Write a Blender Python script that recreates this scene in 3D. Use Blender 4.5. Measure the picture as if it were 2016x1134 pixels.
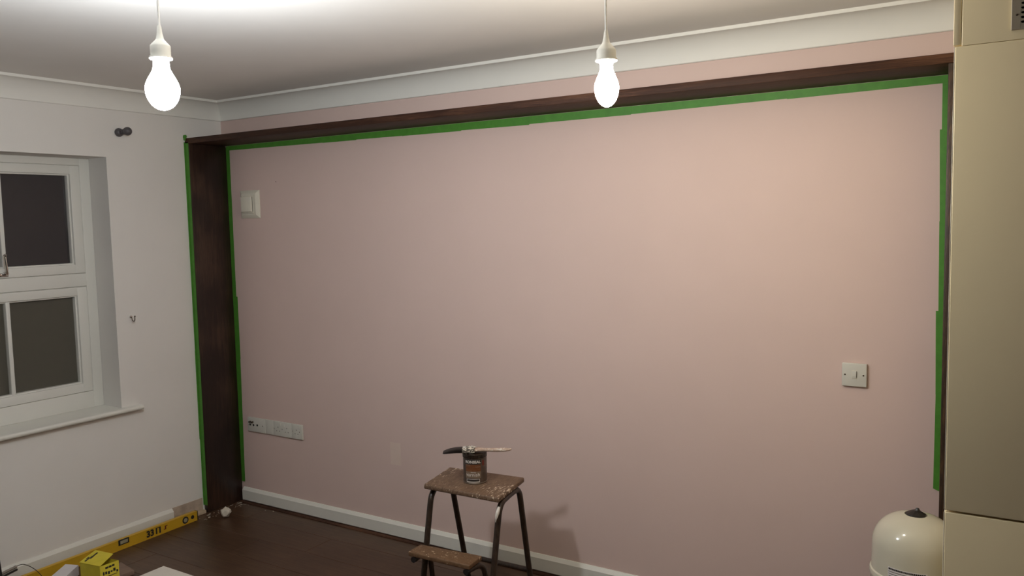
import bpy, bmesh, math, random
from mathutils import Vector, Matrix

random.seed(7)
sc = bpy.context.scene
for o in list(bpy.data.objects):
    bpy.data.objects.remove(o)
COL = sc.collection

# ------------------------------------------------------------------ camera
cam_d = bpy.data.cameras.new('camera')
cam = bpy.data.objects.new('camera', cam_d)
COL.objects.link(cam)
sc.camera = cam
YAW, PITCH, ROLL, FPX = 0.5608, 0.0831, -0.0219, 1615.85
cy, sy, cp, sp = math.cos(YAW), math.sin(YAW), math.cos(PITCH), math.sin(PITCH)
F = Vector((-sy * cp, cy * cp, -sp))
Rt = Vector((cy, sy, 0))
Up = Rt.cross(F)
r2 = math.cos(ROLL) * Rt + math.sin(ROLL) * Up
u2 = -math.sin(ROLL) * Rt + math.cos(ROLL) * Up
M = Matrix((r2, u2, -F)).transposed().to_4x4()
M.translation = Vector((3.9978, -3.2141, 1.648))
cam.matrix_world = M
cam_d.sensor_fit = 'HORIZONTAL'
cam_d.sensor_width = 36.0
cam_d.lens = FPX / 2016.0 * 36.0
cam_d.clip_start = 0.02

# ------------------------------------------------------------------ world, exposure
w = bpy.data.worlds.new('night_sky')
sc.world = w
w.use_nodes = True
w.node_tree.nodes['Background'].inputs[0].default_value = (0.020, 0.020, 0.024, 1)
w.node_tree.nodes['Background'].inputs[1].default_value = 0.5
sc.view_settings.view_transform = 'Standard'
sc.view_settings.look = 'None'
sc.view_settings.gamma = 1
sc.view_settings.use_curve_mapping = False
sc.view_settings.exposure = 0.0
# the room has no other light than its two bare bulbs (their light is in bulb_light below)
COOL, COOL_W = (0.95, 1.0, 1.04), 670.0
WARM, WARM_W = (1.0, 0.92, 0.78), 305.0

# ------------------------------------------------------------------ materials
def new_mat(name):
    m = bpy.data.materials.new(name)
    m.use_nodes = True
    nt = m.node_tree
    return m, nt, nt.nodes['Principled BSDF']

def P(b, base=None, rough=None, metal=None, spec=None):
    if base: b.inputs['Base Color'].default_value = (*base, 1)
    if rough is not None: b.inputs['Roughness'].default_value = rough
    if metal is not None: b.inputs['Metallic'].default_value = metal
    if spec is not None: b.inputs['Specular IOR Level'].default_value = spec

def ramp(nt, stops):
    n = nt.nodes.new('ShaderNodeValToRGB')
    el = n.color_ramp.elements
    while len(el) < len(stops): el.new(0.5)
    for e, (p, c) in zip(el, stops):
        e.position = p
        e.color = (*c, 1) if len(c) == 3 else c
    return n

def noise(nt, vec, scale, detail=4, rough=0.55, dist=0.0):
    n = nt.nodes.new('ShaderNodeTexNoise')
    n.inputs['Scale'].default_value = scale
    n.inputs['Detail'].default_value = detail
    n.inputs['Roughness'].default_value = rough
    n.inputs['Distortion'].default_value = dist
    if vec: nt.links.new(vec, n.inputs['Vector'])
    return n

def pos(nt, scale=(1, 1, 1), coord='Position'):
    if coord == 'Position':
        g = nt.nodes.new('ShaderNodeNewGeometry').outputs['Position']
    else:
        g = nt.nodes.new('ShaderNodeTexCoord').outputs[coord]
    mp = nt.nodes.new('ShaderNodeMapping')
    mp.inputs['Scale'].default_value = scale
    nt.links.new(g, mp.inputs['Vector'])
    return mp.outputs['Vector']

def bump(nt, b, height, strength=0.1, dist=0.002):
    n = nt.nodes.new('ShaderNodeBump')
    n.inputs['Strength'].default_value = strength
    n.inputs['Distance'].default_value = dist
    nt.links.new(height, n.inputs['Height'])
    nt.links.new(n.outputs['Normal'], b.inputs['Normal'])

def plain(name, base, rough=0.5, metal=0.0, spec=None, var=0.06, scale=18, bmp=0.0):
    """one colour with a little procedural unevenness"""
    m, nt, b = new_mat(name)
    P(b, base, rough, metal, spec)
    n = noise(nt, pos(nt), scale, 5)
    lo = tuple(c * (1 - var) for c in base)
    hi = tuple(min(1, c * (1 + var)) for c in base)
    r = ramp(nt, [(0.3, lo), (0.7, hi)])
    nt.links.new(n.outputs['Fac'], r.inputs['Fac'])
    nt.links.new(r.outputs['Color'], b.inputs['Base Color'])
    if bmp:
        n2 = noise(nt, pos(nt), 260, 3)
        bump(nt, b, n2.outputs['Fac'], bmp, 0.001)
    return m

def stained_wood(name, scale, dark, mid, light, rough=0.42, blot=0.35, blot_scale=2.3, spec=0.5):
    m, nt, b = new_mat(name)
    P(b, mid, rough, None, spec)
    v = pos(nt, scale)
    n1 = noise(nt, v, 3.0, 7, 0.62, 1.1)
    n2 = noise(nt, pos(nt, tuple(s * 4 for s in scale)), 4.0, 3, 0.5, 0.3)
    n3 = noise(nt, pos(nt), blot_scale, 2, 0.5)
    mx = nt.nodes.new('ShaderNodeMix'); mx.data_type = 'FLOAT'
    mx.inputs[0].default_value = 0.35
    nt.links.new(n1.outputs['Fac'], mx.inputs[2]); nt.links.new(n2.outputs['Fac'], mx.inputs[3])
    mx2 = nt.nodes.new('ShaderNodeMix'); mx2.data_type = 'FLOAT'
    mx2.inputs[0].default_value = blot
    nt.links.new(mx.outputs[0], mx2.inputs[2]); nt.links.new(n3.outputs['Fac'], mx2.inputs[3])
    r = ramp(nt, [(0.33, dark), (0.5, mid), (0.68, light)])
    nt.links.new(mx2.outputs[0], r.inputs['Fac'])
    nt.links.new(r.outputs['Color'], b.inputs['Base Color'])
    bump(nt, b, mx.outputs[0], 0.25, 0.0015)
    return m

MAT = {}
MAT['white_wall'] = plain('white_wall_paint', (0.79, 0.765, 0.73), 0.85, spec=0.25, var=0.02, scale=3, bmp=0.06)
MAT['pink_wall'] = plain('pink_wall_paint', (0.710, 0.548, 0.500), 0.82, spec=0.25, var=0.015, scale=3, bmp=0.05)
MAT['far_wall'] = plain('bounce_cut_wall_paint', (0.15, 0.12, 0.09), 0.8, var=0.03, scale=3)  # tone of the unseen walls, darkened to cut bounced fill light
MAT['ceiling'] = plain('ceiling_paint', (0.86, 0.835, 0.80), 0.9, spec=0.2, var=0.02, scale=3, bmp=0.05)
MAT['coving'] = plain('coving_paint', (0.84, 0.83, 0.78), 0.6, var=0.015, scale=4)
MAT['gloss_white'] = plain('white_gloss_paint', (0.78, 0.77, 0.71), 0.35, var=0.02, scale=6)
MAT['upvc'] = plain('white_plastic_window', (0.74, 0.735, 0.69), 0.35, var=0.015, scale=6)
MAT['plastic'] = plain('white_plastic', (0.67, 0.655, 0.595), 0.35, var=0.01)
MAT['vent_plastic'] = plain('cream_plastic', (0.78, 0.74, 0.63), 0.45, var=0.02)
MAT['cream'] = plain('cream_cabinet_lacquer', (0.85, 0.72, 0.465), 0.38, var=0.012, scale=2)
MAT['cream_highlight'] = plain('cream_edge_highlight', (0.84, 0.79, 0.66), 0.35, var=0.01)  # lighter cream carrying the highlight of the door edges
MAT['grille'] = plain('grey_beige_grille', (0.40, 0.345, 0.26), 0.5, var=0.03)
MAT['dark_gap'] = plain('dark_recess', (0.012, 0.010, 0.009), 0.9, var=0.1)
MAT['wood_up'] = stained_wood('dark_stained_wood_upright', (26, 26, 1.3), (0.008, 0.004, 0.003), (0.026, 0.0125, 0.009), (0.085, 0.045, 0.028), 0.36, 0.55, 3.4)
MAT['wood_beam'] = stained_wood('dark_stained_wood_beam', (1.3, 30, 30), (0.014, 0.006, 0.005), (0.052, 0.022, 0.013), (0.155, 0.072, 0.040), 0.58, 0.5, 1.5, 0.22)
MAT['wood_post'] = stained_wood('dark_stained_wood_post', (45, 45, 3.0), (0.006, 0.003, 0.002), (0.030, 0.014, 0.007), (0.120, 0.066, 0.030), 0.5, 0.2)
MAT['tape'] = plain('green_masking_tape', (0.075, 0.265, 0.028), 0.55, var=0.10, scale=30, bmp=0.1)
MAT['chrome'] = plain('chrome_metal', (0.62, 0.60, 0.57), 0.16, 1.0, var=0.03)
MAT['dark_metal'] = plain('aged_metal', (0.16, 0.13, 0.10), 0.3, 1.0, var=0.2)
MAT['knob'] = plain('dark_bronze_haze_lifted', (0.105, 0.098, 0.104), 0.5, 0.3, var=0.1)  # bronze tone lifted, with the bulb's glare haze put into the colour
MAT['black'] = plain('black_plastic', (0.016, 0.014, 0.014), 0.35, var=0.1)
MAT['tank'] = plain('white_enamel', (0.60, 0.575, 0.47), 0.14, var=0.01, scale=4)
MAT['plaster'] = plain('bare_plaster', (0.48, 0.39, 0.31), 0.9, var=0.18, scale=22, bmp=0.3)
MAT['pale_wood'] = plain('bare_timber', (0.56, 0.44, 0.31), 0.75, var=0.14, scale=30)
MAT['filler'] = plain('plaster_lump', (0.70, 0.64, 0.54), 0.9, var=0.12, scale=40, bmp=0.4)
MAT['crumb'] = plain('plaster_crumbs', (0.42, 0.37, 0.30), 0.9, var=0.2, scale=60)
MAT['level_yellow'] = plain('yellow_lacquered_metal', (0.60, 0.36, 0.020), 0.4, var=0.06, scale=10)
MAT['box_yellow'] = plain('yellow_printed_card', (0.72, 0.60, 0.045), 0.6, var=0.06, scale=25)
MAT['vial'] = plain('vial_glass', (0.36, 0.33, 0.22), 0.15, var=0.1)
MAT['ink'] = plain('black_print', (0.018, 0.016, 0.014), 0.6, var=0.1)
MAT['red_ink'] = plain('red_print', (0.16, 0.022, 0.012), 0.6, var=0.1)
MAT['grey_ink'] = plain('grey_print', (0.16, 0.14, 0.12), 0.6, var=0.1)
MAT['paper'] = plain('white_paper', (0.72, 0.69, 0.70), 0.8, var=0.03)
MAT['board'] = plain('white_card', (0.82, 0.77, 0.69), 0.7, var=0.03)
MAT['brown_card'] = plain('brown_card', (0.23, 0.155, 0.115), 0.6, var=0.12, scale=30)
MAT['steel'] = plain('grey_steel', (0.46, 0.44, 0.42), 0.3, 0.9, var=0.1)
MAT['cable'] = plain('dark_cable', (0.05, 0.042, 0.034), 0.5, var=0.1)
MAT['cord'] = plain('white_flex', (0.72, 0.71, 0.68), 0.45, var=0.02)
MAT['patch'] = plain('pale_filler_patch', (0.745, 0.60, 0.525), 0.85, var=0.02)
MAT['tin'] = plain('tin_metal', (0.24, 0.20, 0.16), 0.38, 0.8, var=0.2, scale=60)
MAT['lid_dark'] = plain('varnish_coated_rim', (0.022, 0.014, 0.010), 0.25, var=0.3, scale=60)
MAT['label_black'] = plain('label_black', (0.030, 0.026, 0.024), 0.35, var=0.2, scale=80)
MAT['label_side'] = plain('label_grey_brown', (0.095, 0.066, 0.052), 0.35, var=0.15, scale=60)
MAT['label_low'] = plain('label_beige', (0.20, 0.14, 0.098), 0.4, var=0.1, scale=60)
MAT['label_white'] = plain('label_white', (0.66, 0.62, 0.57), 0.4, var=0.03)
MAT['label_wood'] = stained_wood('label_wood_print', (14, 14, 90), (0.070, 0.022, 0.010), (0.15, 0.052, 0.020), (0.25, 0.105, 0.045), 0.4)
MAT['bristle'] = stained_wood('black_bristle', (60, 60, 200), (0.004, 0.003, 0.003), (0.010, 0.008, 0.007), (0.028, 0.020, 0.017), 0.42, 0.35, 2.3, 0.3)

def splashed(name, grain, base_dark, base, light, splash, thr, rough=0.6, stretch=(5, 26, 8)):
    m, nt, b = new_mat(name)
    P(b, base, rough)
    n1 = noise(nt, pos(nt, grain), 6, 6, 0.6, 0.6)
    r = ramp(nt, [(0.3, base_dark), (0.52, base), (0.75, light)])
    nt.links.new(n1.outputs['Fac'], r.inputs['Fac'])
    n2 = noise(nt, pos(nt, stretch), 5.5, 3, 0.55, 0.5)
    n3 = noise(nt, pos(nt), 5.0, 2, 0.5)
    ad = nt.nodes.new('ShaderNodeMath'); ad.operation = 'ADD'
    sb = nt.nodes.new('ShaderNodeMath'); sb.operation = 'MULTIPLY'; sb.inputs[1].default_value = 0.55
    nt.links.new(n3.outputs['Fac'], sb.inputs[0])
    nt.links.new(n2.outputs['Fac'], ad.inputs[0]); nt.links.new(sb.outputs[0], ad.inputs[1])
    r2_ = ramp(nt, [(thr, (0, 0, 0)), (thr + 0.035, (1, 1, 1))])
    nt.links.new(ad.outputs[0], r2_.inputs['Fac'])
    mx = nt.nodes.new('ShaderNodeMix'); mx.data_type = 'RGBA'
    nt.links.new(r2_.outputs['Color'], mx.inputs[0])
    nt.links.new(r.outputs['Color'], mx.inputs[6])
    mx.inputs[7].default_value = (*splash, 1)
    nt.links.new(mx.outputs[2], b.inputs['Base Color'])
    bump(nt, b, r2_.outputs['Color'], 0.3, 0.001)
    return m

MAT['seat'] = splashed('paint_splashed_seat', (34, 6, 20), (0.085, 0.045, 0.026), (0.165, 0.098, 0.058), (0.225, 0.145, 0.092), (0.60, 0.48, 0.36), 0.925, stretch=(30, 7, 10))
MAT['tread'] = splashed('paint_splashed_tread', (6, 30, 20), (0.10, 0.050, 0.022), (0.165, 0.088, 0.042), (0.21, 0.122, 0.064), (0.55, 0.42, 0.29), 0.985, stretch=(12, 24, 8))
MAT['tube'] = splashed('brown_painted_tube', (20, 20, 6), (0.018, 0.011, 0.008), (0.040, 0.025, 0.017), (0.066, 0.043, 0.030), (0.36, 0.30, 0.25), 1.03, 0.38, (14, 14, 14))
MAT['ferrule'] = splashed('paint_caked_ferrule', (60, 60, 60), (0.04, 0.035, 0.03), (0.13, 0.11, 0.09), (0.2, 0.18, 0.15), (0.80, 0.74, 0.62), 0.74, 0.5, (18, 18, 30))
MAT['handle'] = splashed('paint_smeared_handle', (8, 8, 40), (0.36, 0.25, 0.19), (0.52, 0.38, 0.30), (0.62, 0.48, 0.40), (0.74, 0.66, 0.58), 0.86, 0.5, (14, 14, 30))

def plank_mat():
    m, nt, b = new_mat('dark_laminate_plank')
    P(b, (0.05, 0.03, 0.02), 0.38)
    oi = nt.nodes.new('ShaderNodeObjectInfo')
    n1 = noise(nt, pos(nt, (1.4, 22, 22)), 4, 7, 0.62, 0.9)
    n2 = noise(nt, pos(nt), 3.0, 4, 0.6)
    ad = nt.nodes.new('ShaderNodeMath'); ad.operation = 'ADD'
    mu = nt.nodes.new('ShaderNodeMath'); mu.operation = 'MULTIPLY_ADD'
    mu.inputs[1].default_value = 0.16; mu.inputs[2].default_value = -0.08
    nt.links.new(oi.outputs['Random'], mu.inputs[0])
    nt.links.new(n1.outputs['Fac'], ad.inputs[0]); nt.links.new(mu.outputs[0], ad.inputs[1])
    mx = nt.nodes.new('ShaderNodeMix'); mx.data_type = 'FLOAT'; mx.inputs[0].default_value = 0.3
    nt.links.new(ad.outputs[0], mx.inputs[2]); nt.links.new(n2.outputs['Fac'], mx.inputs[3])
    r = ramp(nt, [(0.3, (0.042, 0.020, 0.011)), (0.5, (0.078, 0.040, 0.022)), (0.7, (0.118, 0.067, 0.039))])
    nt.links.new(mx.outputs[0], r.inputs['Fac'])
    nt.links.new(r.outputs['Color'], b.inputs['Base Color'])
    bump(nt, b, n1.outputs['Fac'], 0.12, 0.001)
    return m
MAT['plank'] = plank_mat()

def glass_mat(name, rough, tint, haze):
    m, nt, b = new_mat(name)
    P(b, tint, rough)
    b.inputs['Transmission Weight'].default_value = 1.0
    b.inputs['IOR'].default_value = 1.45
    d = nt.nodes.new('ShaderNodeBsdfDiffuse')
    n = noise(nt, pos(nt), 900, 2)
    r = ramp(nt, [(0.2, tuple(c * 0.9 for c in haze)), (0.8, haze)])
    nt.links.new(n.outputs['Fac'], r.inputs['Fac']); nt.links.new(r.outputs['Color'], d.inputs['Color'])
    mx = nt.nodes.new('ShaderNodeMixShader'); mx.inputs[0].default_value = 0.5
    nt.links.new(b.outputs[0], mx.inputs[1]); nt.links.new(d.outputs[0], mx.inputs[2])
    nt.links.new(mx.outputs[0], nt.nodes['Material Output'].inputs['Surface'])
    return m
MAT['glass_clear'] = glass_mat('diffuse_mix_window_glass', 0.02, (0.9, 0.9, 0.9), (0.085, 0.076, 0.076))  # clear glass mixed with a dark diffuse colour
MAT['glass_frost'] = glass_mat('frosted_window_glass', 0.35, (0.9, 0.9, 0.86), (0.175, 0.163, 0.128))

def emit(name, color, strength):
    m = bpy.data.materials.new(name); m.use_nodes = True
    nt = m.node_tree
    nt.nodes.remove(nt.nodes['Principled BSDF'])
    e = nt.nodes.new('ShaderNodeEmission')
    e.inputs[0].default_value = (*color, 1); e.inputs[1].default_value = strength
    nt.links.new(e.outputs[0], nt.nodes['Material Output'].inputs['Surface'])
    return m

# ------------------------------------------------------------------ mesh helpers
def box(bm, x0, x1, y0, y1, z0, z1, bev=0.0, seg=2):
    vs = [bm.verts.new(c) for c in ((x0,y0,z0),(x1,y0,z0),(x1,y1,z0),(x0,y1,z0),(x0,y0,z1),(x1,y0,z1),(x1,y1,z1),(x0,y1,z1))]
    fs = [bm.faces.new([vs[i] for i in f]) for f in ((3,2,1,0),(4,5,6,7),(0,1,5,4),(1,2,6,5),(2,3,7,6),(3,0,4,7))]
    if bev:
        es = list({e for f in fs for e in f.edges})
        bmesh.ops.bevel(bm, geom=es, offset=bev, segments=seg, affect='EDGES', profile=0.5)
    return bm

def hexa(bm, low, high, bev=0.0, seg=2):
    """prism between two quads, each of four points"""
    a = [bm.verts.new(p) for p in low]; b = [bm.verts.new(p) for p in high]
    fs = [bm.faces.new(a[::-1]), bm.faces.new(b)]
    for i in range(len(a)):
        j = (i + 1) % len(a)
        fs.append(bm.faces.new((a[i], a[j], b[j], b[i])))
    if bev:
        es = list({e for f in fs for e in f.edges})
        bmesh.ops.bevel(bm, geom=es, offset=bev, segments=seg, affect='EDGES', profile=0.5)
    bmesh.ops.recalc_face_normals(bm, faces=bm.faces[:])
    return bm

def prism(bm, pts, d):
    """closed polygon of 3D points, extruded by vector d"""
    return hexa(bm, pts, [tuple(Vector(p) + Vector(d)) for p in pts])

def lathe(bm, prof, c=(0, 0, 0), seg=32, axis='z', ang0=0.0):
    rings = []
    for r, h in prof:
        ring = []
        n = 1 if r < 1e-6 else seg
        for i in range(n):
            a = ang0 + 2 * math.pi * i / seg
            u, v = r * math.cos(a), r * math.sin(a)
            p = {'z': (u, v, h), 'x': (h, u, v), 'y': (u, -h, v)}[axis]
            ring.append(bm.verts.new((p[0] + c[0], p[1] + c[1], p[2] + c[2])))
        rings.append(ring)
    for a, b in zip(rings, rings[1:]):
        for i in range(seg):
            j = (i + 1) % seg
            q = [a[i % len(a)], a[j % len(a)], b[j % len(b)], b[i % len(b)]]
            q = list(dict.fromkeys(q))
            if len(q) >= 3: bm.faces.new(q)
    for ring, rev in ((rings[0], True), (rings[-1], False)):
        if len(ring) > 1:
            bm.faces.new(ring[::-1] if rev else ring)
    bmesh.ops.recalc_face_normals(bm, faces=bm.faces[:])
    return bm

def smooth_path(pts, n=6):
    """Catmull-Rom through the points"""
    P_ = [Vector(p) for p in pts]
    out = []
    for i in range(len(P_) - 1):
        p0 = P_[i - 1] if i else P_[0] * 2 - P_[1]
        p1, p2 = P_[i], P_[i + 1]
        p3 = P_[i + 2] if i + 2 < len(P_) else P_[-1] * 2 - P_[-2]
        for k in range(n):
            t = k / n
            out.append(0.5 * ((2 * p1) + (-p0 + p2) * t + (2 * p0 - 5 * p1 + 4 * p2 - p3) * t * t + (-p0 + 3 * p1 - 3 * p2 + p3) * t ** 3))
    out.append(P_[-1])
    return out

def round_path(pts, rad, n=6):
    """polyline with its inner corners rounded"""
    P_ = [Vector(p) for p in pts]
    out = [P_[0]]
    for a, b, c in zip(P_, P_[1:], P_[2:]):
        d1, d2 = (a - b).normalized(), (c - b).normalized()
        k = min(rad, (a - b).length * 0.49, (c - b).length * 0.49)
        s, e = b + d1 * k, b + d2 * k
        for i in range(n + 1):
            t = i / n
            out.append(s * (1 - t) ** 2 + b * 2 * t * (1 - t) + e * t * t)
    out.append(P_[-1])
    return out

def tube(bm, path, r, seg=12):
    path = [Vector(p) for p in path]
    t0 = (path[1] - path[0]).normalized()
    ref = Vector((0, 0, 1)) if abs(t0.z) < 0.9 else Vector((1, 0, 0))
    nrm = t0.cross(ref).normalized()
    rings = []
    for i, p in enumerate(path):
        t = (path[min(i + 1, len(path) - 1)] - path[max(i - 1, 0)]).normalized()
        nrm = (nrm - t * nrm.dot(t)).normalized()
        bn = t.cross(nrm)
        rr = r(i / (len(path) - 1)) if callable(r) else r
        rings.append([bm.verts.new(p + (nrm * math.cos(a) + bn * math.sin(a)) * rr) for a in [2 * math.pi * k / seg for k in range(seg)]])
    for a, b in zip(rings, rings[1:]):
        for i in range(seg):
            j = (i + 1) % seg
            bm.faces.new((a[i], a[j], b[j], b[i]))
    bm.faces.new(rings[0][::-1]); bm.faces.new(rings[-1])
    bmesh.ops.recalc_face_normals(bm, faces=bm.faces[:])
    return bm

ORG = {}
def obj(name, bm, mat, parent=None, smooth=True, origin=None):
    """link a bmesh built in room coordinates as ONE object; its origin is its parent's"""
    if parent is not None:
        org = ORG[parent.name]
    else:
        org = Vector(origin) if origin is not None else sum((v.co for v in bm.verts), Vector()) / max(1, len(bm.verts))
    bmesh.ops.translate(bm, verts=bm.verts[:], vec=-org)
    me = bpy.data.meshes.new(name)
    bm.to_mesh(me); bm.free()
    if smooth:
        for p in me.polygons: p.use_smooth = True
        me.set_sharp_from_angle(angle=math.radians(38))
    me.materials.append(MAT[mat] if isinstance(mat, str) else mat)
    o = bpy.data.objects.new(name, me)
    COL.objects.link(o)
    if parent is not None:
        o.parent = parent
    else:
        o.location = org
    ORG[o.name] = org
    return o

def thing(name, label, cat, loc, group=None):
    o = bpy.data.objects.new(name, None)
    COL.objects.link(o)
    o.location = loc
    o.empty_display_size = 0.05
    ORG[o.name] = Vector(loc)
    return tag(o, label, cat, group)

def tag(o, label, cat, group=None):
    o['label'] = label; o['category'] = cat
    if group: o['group'] = group
    return o

def struct(name, bm, mat, smooth=False, label=None):
    o = obj(name, bm, mat, None, smooth)
    o['kind'] = 'structure'
    if label: o['label'] = label
    return o

def text_bm(s, size, fn, extrude=0.0, bold=0.0):
    """letters of the built-in font, their flat coordinates mapped into the room by fn(x, y, z)"""
    cu = bpy.data.curves.new('lettering', 'FONT')
    cu.body = s; cu.size = size; cu.align_x = 'CENTER'; cu.align_y = 'CENTER'
    cu.resolution_u = 3; cu.extrude = extrude; cu.offset = bold
    t = bpy.data.objects.new('lettering', cu)
    COL.objects.link(t)
    dg = bpy.context.evaluated_depsgraph_get()
    me = bpy.data.meshes.new_from_object(t.evaluated_get(dg))
    bm = bmesh.new(); bm.from_mesh(me)
    bpy.data.objects.remove(t); bpy.data.meshes.remove(me); bpy.data.curves.remove(cu)
    for v in bm.verts:
        v.co = Vector(fn(*v.co))
    return bm

B = bmesh.new
H = 2.355                       # ceiling height
XR, YB = 5.2, -4.6              # right and rear ends of the room
WY0, WY1, WZ0, WZ1 = -0.72, -1.62, 0.710, 2.012   # window opening in the left wall

# ================================================================== room
bm = B(); box(bm, -0.3, XR + 0.2, YB - 0.2, 0.2, -0.14, -0.012)
floor = struct('floor', bm, 'dark_gap')
# planks: long boards running along the pink wall
PW, PL, GAP = 0.192, 1.285, 0.0016
meshes = {}
row = 0
yy = 0.0
while yy > YB:
    y1, y0 = yy, max(YB, yy - PW)
    off = (0.30, 0.95, 0.62, 1.12)[row % 4]
    x = -PL + off
    while x < XR:
        a, b = max(0.0, x), min(XR, x + PL)
        if b - a > 0.03:
            k = (round(b - a, 3), round(y1 - y0, 3))
            if k not in meshes:
                bb = B(); box(bb, 0, b - a - GAP, -(y1 - y0) + GAP, 0, -0.012, 0.0, 0.0012, 1)
                me = bpy.data.meshes.new('plank'); bb.to_mesh(me); bb.free()
                me.materials.append(MAT['plank']); meshes[k] = me
            o = bpy.data.objects.new('plank', meshes[k])
            COL.objects.link(o); o.parent = floor
            o.location = Vector((a, y1, 0)) - floor.location
        x += PL
    yy -= PW; row += 1

bm = B(); box(bm, -0.3, XR + 0.2, YB - 0.2, 0.2, H, H + 0.12)
struct('ceiling', bm, 'ceiling')
bm = B(); box(bm, -0.3, XR + 0.2, 0.0, 0.2, -0.14, H)
wall_pink = struct('wall_rear', bm, 'pink_wall', label='pink painted wall behind the step stool')
bm = B()
box(bm, -0.30, 0, WY0, 0.0, -0.012, H)
box(bm, -0.30, 0, YB - 0.2, WY1, -0.012, H)
box(bm, -0.30, 0, WY1, WY0, WZ1, H)
box(bm, -0.30, 0, WY1, WY0, -0.012, WZ0 - 0.02)
wall_left = struct('wall_left', bm, 'white_wall', label='white painted wall with the window')
bm = B(); box(bm, XR, XR + 0.2, YB - 0.2, 0.0, -0.012, H)
struct('wall_right', bm, 'far_wall')
bm = B(); box(bm, 0, XR, YB - 0.2, YB, -0.012, H)
struct('wall_front', bm, 'far_wall')
# repair patch and a plug hole on the pink wall
bm = B(); box(bm, 1.207, 1.277, -0.0006, 0.0, 0.387, 0.505); obj('paint_patch', bm, 'patch', wall_pink, False)
bm = B(); lathe(bm, [(0.0, 0), (0.0028, 0.0), (0.0028, 0.0006), (0, 0.0006)], (0.439, 0, 1.887), 10, 'y'); obj('nail_hole', bm, 'dark_gap', wall_pink, False)

# coving: cove profile (distance from wall, drop below ceiling), mitred in the corner
def cove_profile():
    pr = [(0.0, 0.0), (0.104, 0.0), (0.104, 0.013), (0.097, 0.0135)]
    cxx, czz, rad = 0.104, 0.104, 0.0905
    for i in range(1, 10):
        a = math.pi / 2 * i / 10
        pr.append((cxx - 0.007 - rad * math.sin(a) * 0.93, czz - rad * math.cos(a)))
    pr += [(0.0125, 0.098), (0.0125, 0.0985), (0.010, 0.1015), (0.0, 0.1015)]
    return pr
def cove(name, kind):
    bm = B(); A, E = [], []
    for d, h in cove_profile():
        z = H - h
        if kind == 'pink':
            A.append(bm.verts.new((d, -d, z))); E.append(bm.verts.new((3.876, -d, z)))
        else:
            A.append(bm.verts.new((d, -d, z))); E.append(bm.verts.new((d, YB, z)))
    n = len(A)
    for i in range(n):
        j = (i + 1) % n
        bm.faces.new((A[i], A[j], E[j], E[i]))
    bm.faces.new(E); bm.faces.new(A[::-1])
    bmesh.ops.recalc_face_normals(bm, faces=bm.faces[:])
    return struct(name, bm, 'coving', True)
cove('trim_1', 'pink'); cove('trim_2', 'white')

# skirting boards: face, chamfered top
def skirting(name, a, b, inward, zb, zt, th, mat='gloss_white', ch=0.010):
    a, b, n = Vector(a), Vector(b), Vector(inward)
    prof = [(0, zb), (th, zb), (th, zt - ch * 1.6), (th - 0.003, zt - ch * 1.25), (0.006, zt - 0.001), (0.004, zt), (0, zt)]
    bm = B()
    A = [bm.verts.new(a + n * d + Vector((0, 0, z))) for d, z in prof]
    E = [bm.verts.new(b + n * d + Vector((0, 0, z))) for d, z in prof]
    for i in range(len(A)):
        j = (i + 1) % len(A)
        bm.faces.new((A[i], A[j], E[j], E[i]))
    bm.faces.new(E); bm.faces.new(A[::-1])
    bmesh.ops.recalc_face_normals(bm, faces=bm.faces[:])
    return struct(name, bm, mat, False)
skirting('baseboard_rear', (0.050, 0, 0), (3.872, 0, 0), (0, -1, 0), 0.012, 0.0865, 0.018)
skirting('baseboard_left', (0, -0.462, 0), (0, YB, 0), (1, 0, 0), 0.004, 0.0865, 0.018)
# dark scotia strip closing the floor gap under the pink wall
bm = B()
prism(bm, [(0.045, -0.019, 0.0), (0.045, -0.040, 0.0), (0.045, -0.040, 0.004), (0.045, -0.030, 0.007), (0.045, -0.019, 0.008)], (3.82, 0, 0))
struct('trim_3', bm, 'wood_beam', False, label='dark scotia strip along the pink wall')
# bare stretch where the white skirting stops short of the upright board
bm = B(); box(bm, 0.0, 0.0035, -0.4605, -0.262, 0.0, 0.088, 0.001, 1)
obj('bare_plaster', bm, 'plaster', wall_left, False)
bm = B(); box(bm, 0.0036, 0.030, -0.4605, -0.2605, 0.0002, 0.020, 0.002, 1)
struct('trim_4', bm, 'pale_wood', True, label='bare timber batten on the floor where the skirting stops')

# ------------------------------------------------------------------ window
FX0, FX1 = -0.215, -0.155          # frame, outside to inside face
win = bpy.data.objects.new('window_1', None); COL.objects.link(win)
win.location = (FX1, (WY0 + WY1) / 2, WZ0); win['kind'] = 'structure'
win['label'] = 'white casement window with an upper and a lower sash in a deep reveal'
ORG[win.name] = Vector(win.location)
def rect_frame(bm, x0, x1, y0, y1, z0, z1, wl, wr, wb, wt, bev=0.003):
    """y0 > y1; wl is the width at y1, wr at y0"""
    box(bm, x0, x1, y1, y1 + wl, z0, z1, bev)
    box(bm, x0, x1, y0 - wr, y0, z0, z1, bev)
    box(bm, x0 + 0.0006, x1 - 0.0006, y1 + wl - 0.004, y0 - wr + 0.004, z0, z0 + wb, bev)
    box(bm, x0 + 0.0006, x1 - 0.0006, y1 + wl - 0.004, y0 - wr + 0.004, z1 - wt, z1, bev)
bm = B()
rect_frame(bm, FX0, FX1, WY0, WY1, WZ0, WZ1, 0.055, 0.055, 0.090, 0.038, 0.004)
box(bm, FX0 + 0.001, FX1, WY1 + 0.05, WY0 - 0.05, 1.350, 1.420, 0.006, 3)
frame = obj('window_frame', bm, 'upvc', win)
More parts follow.
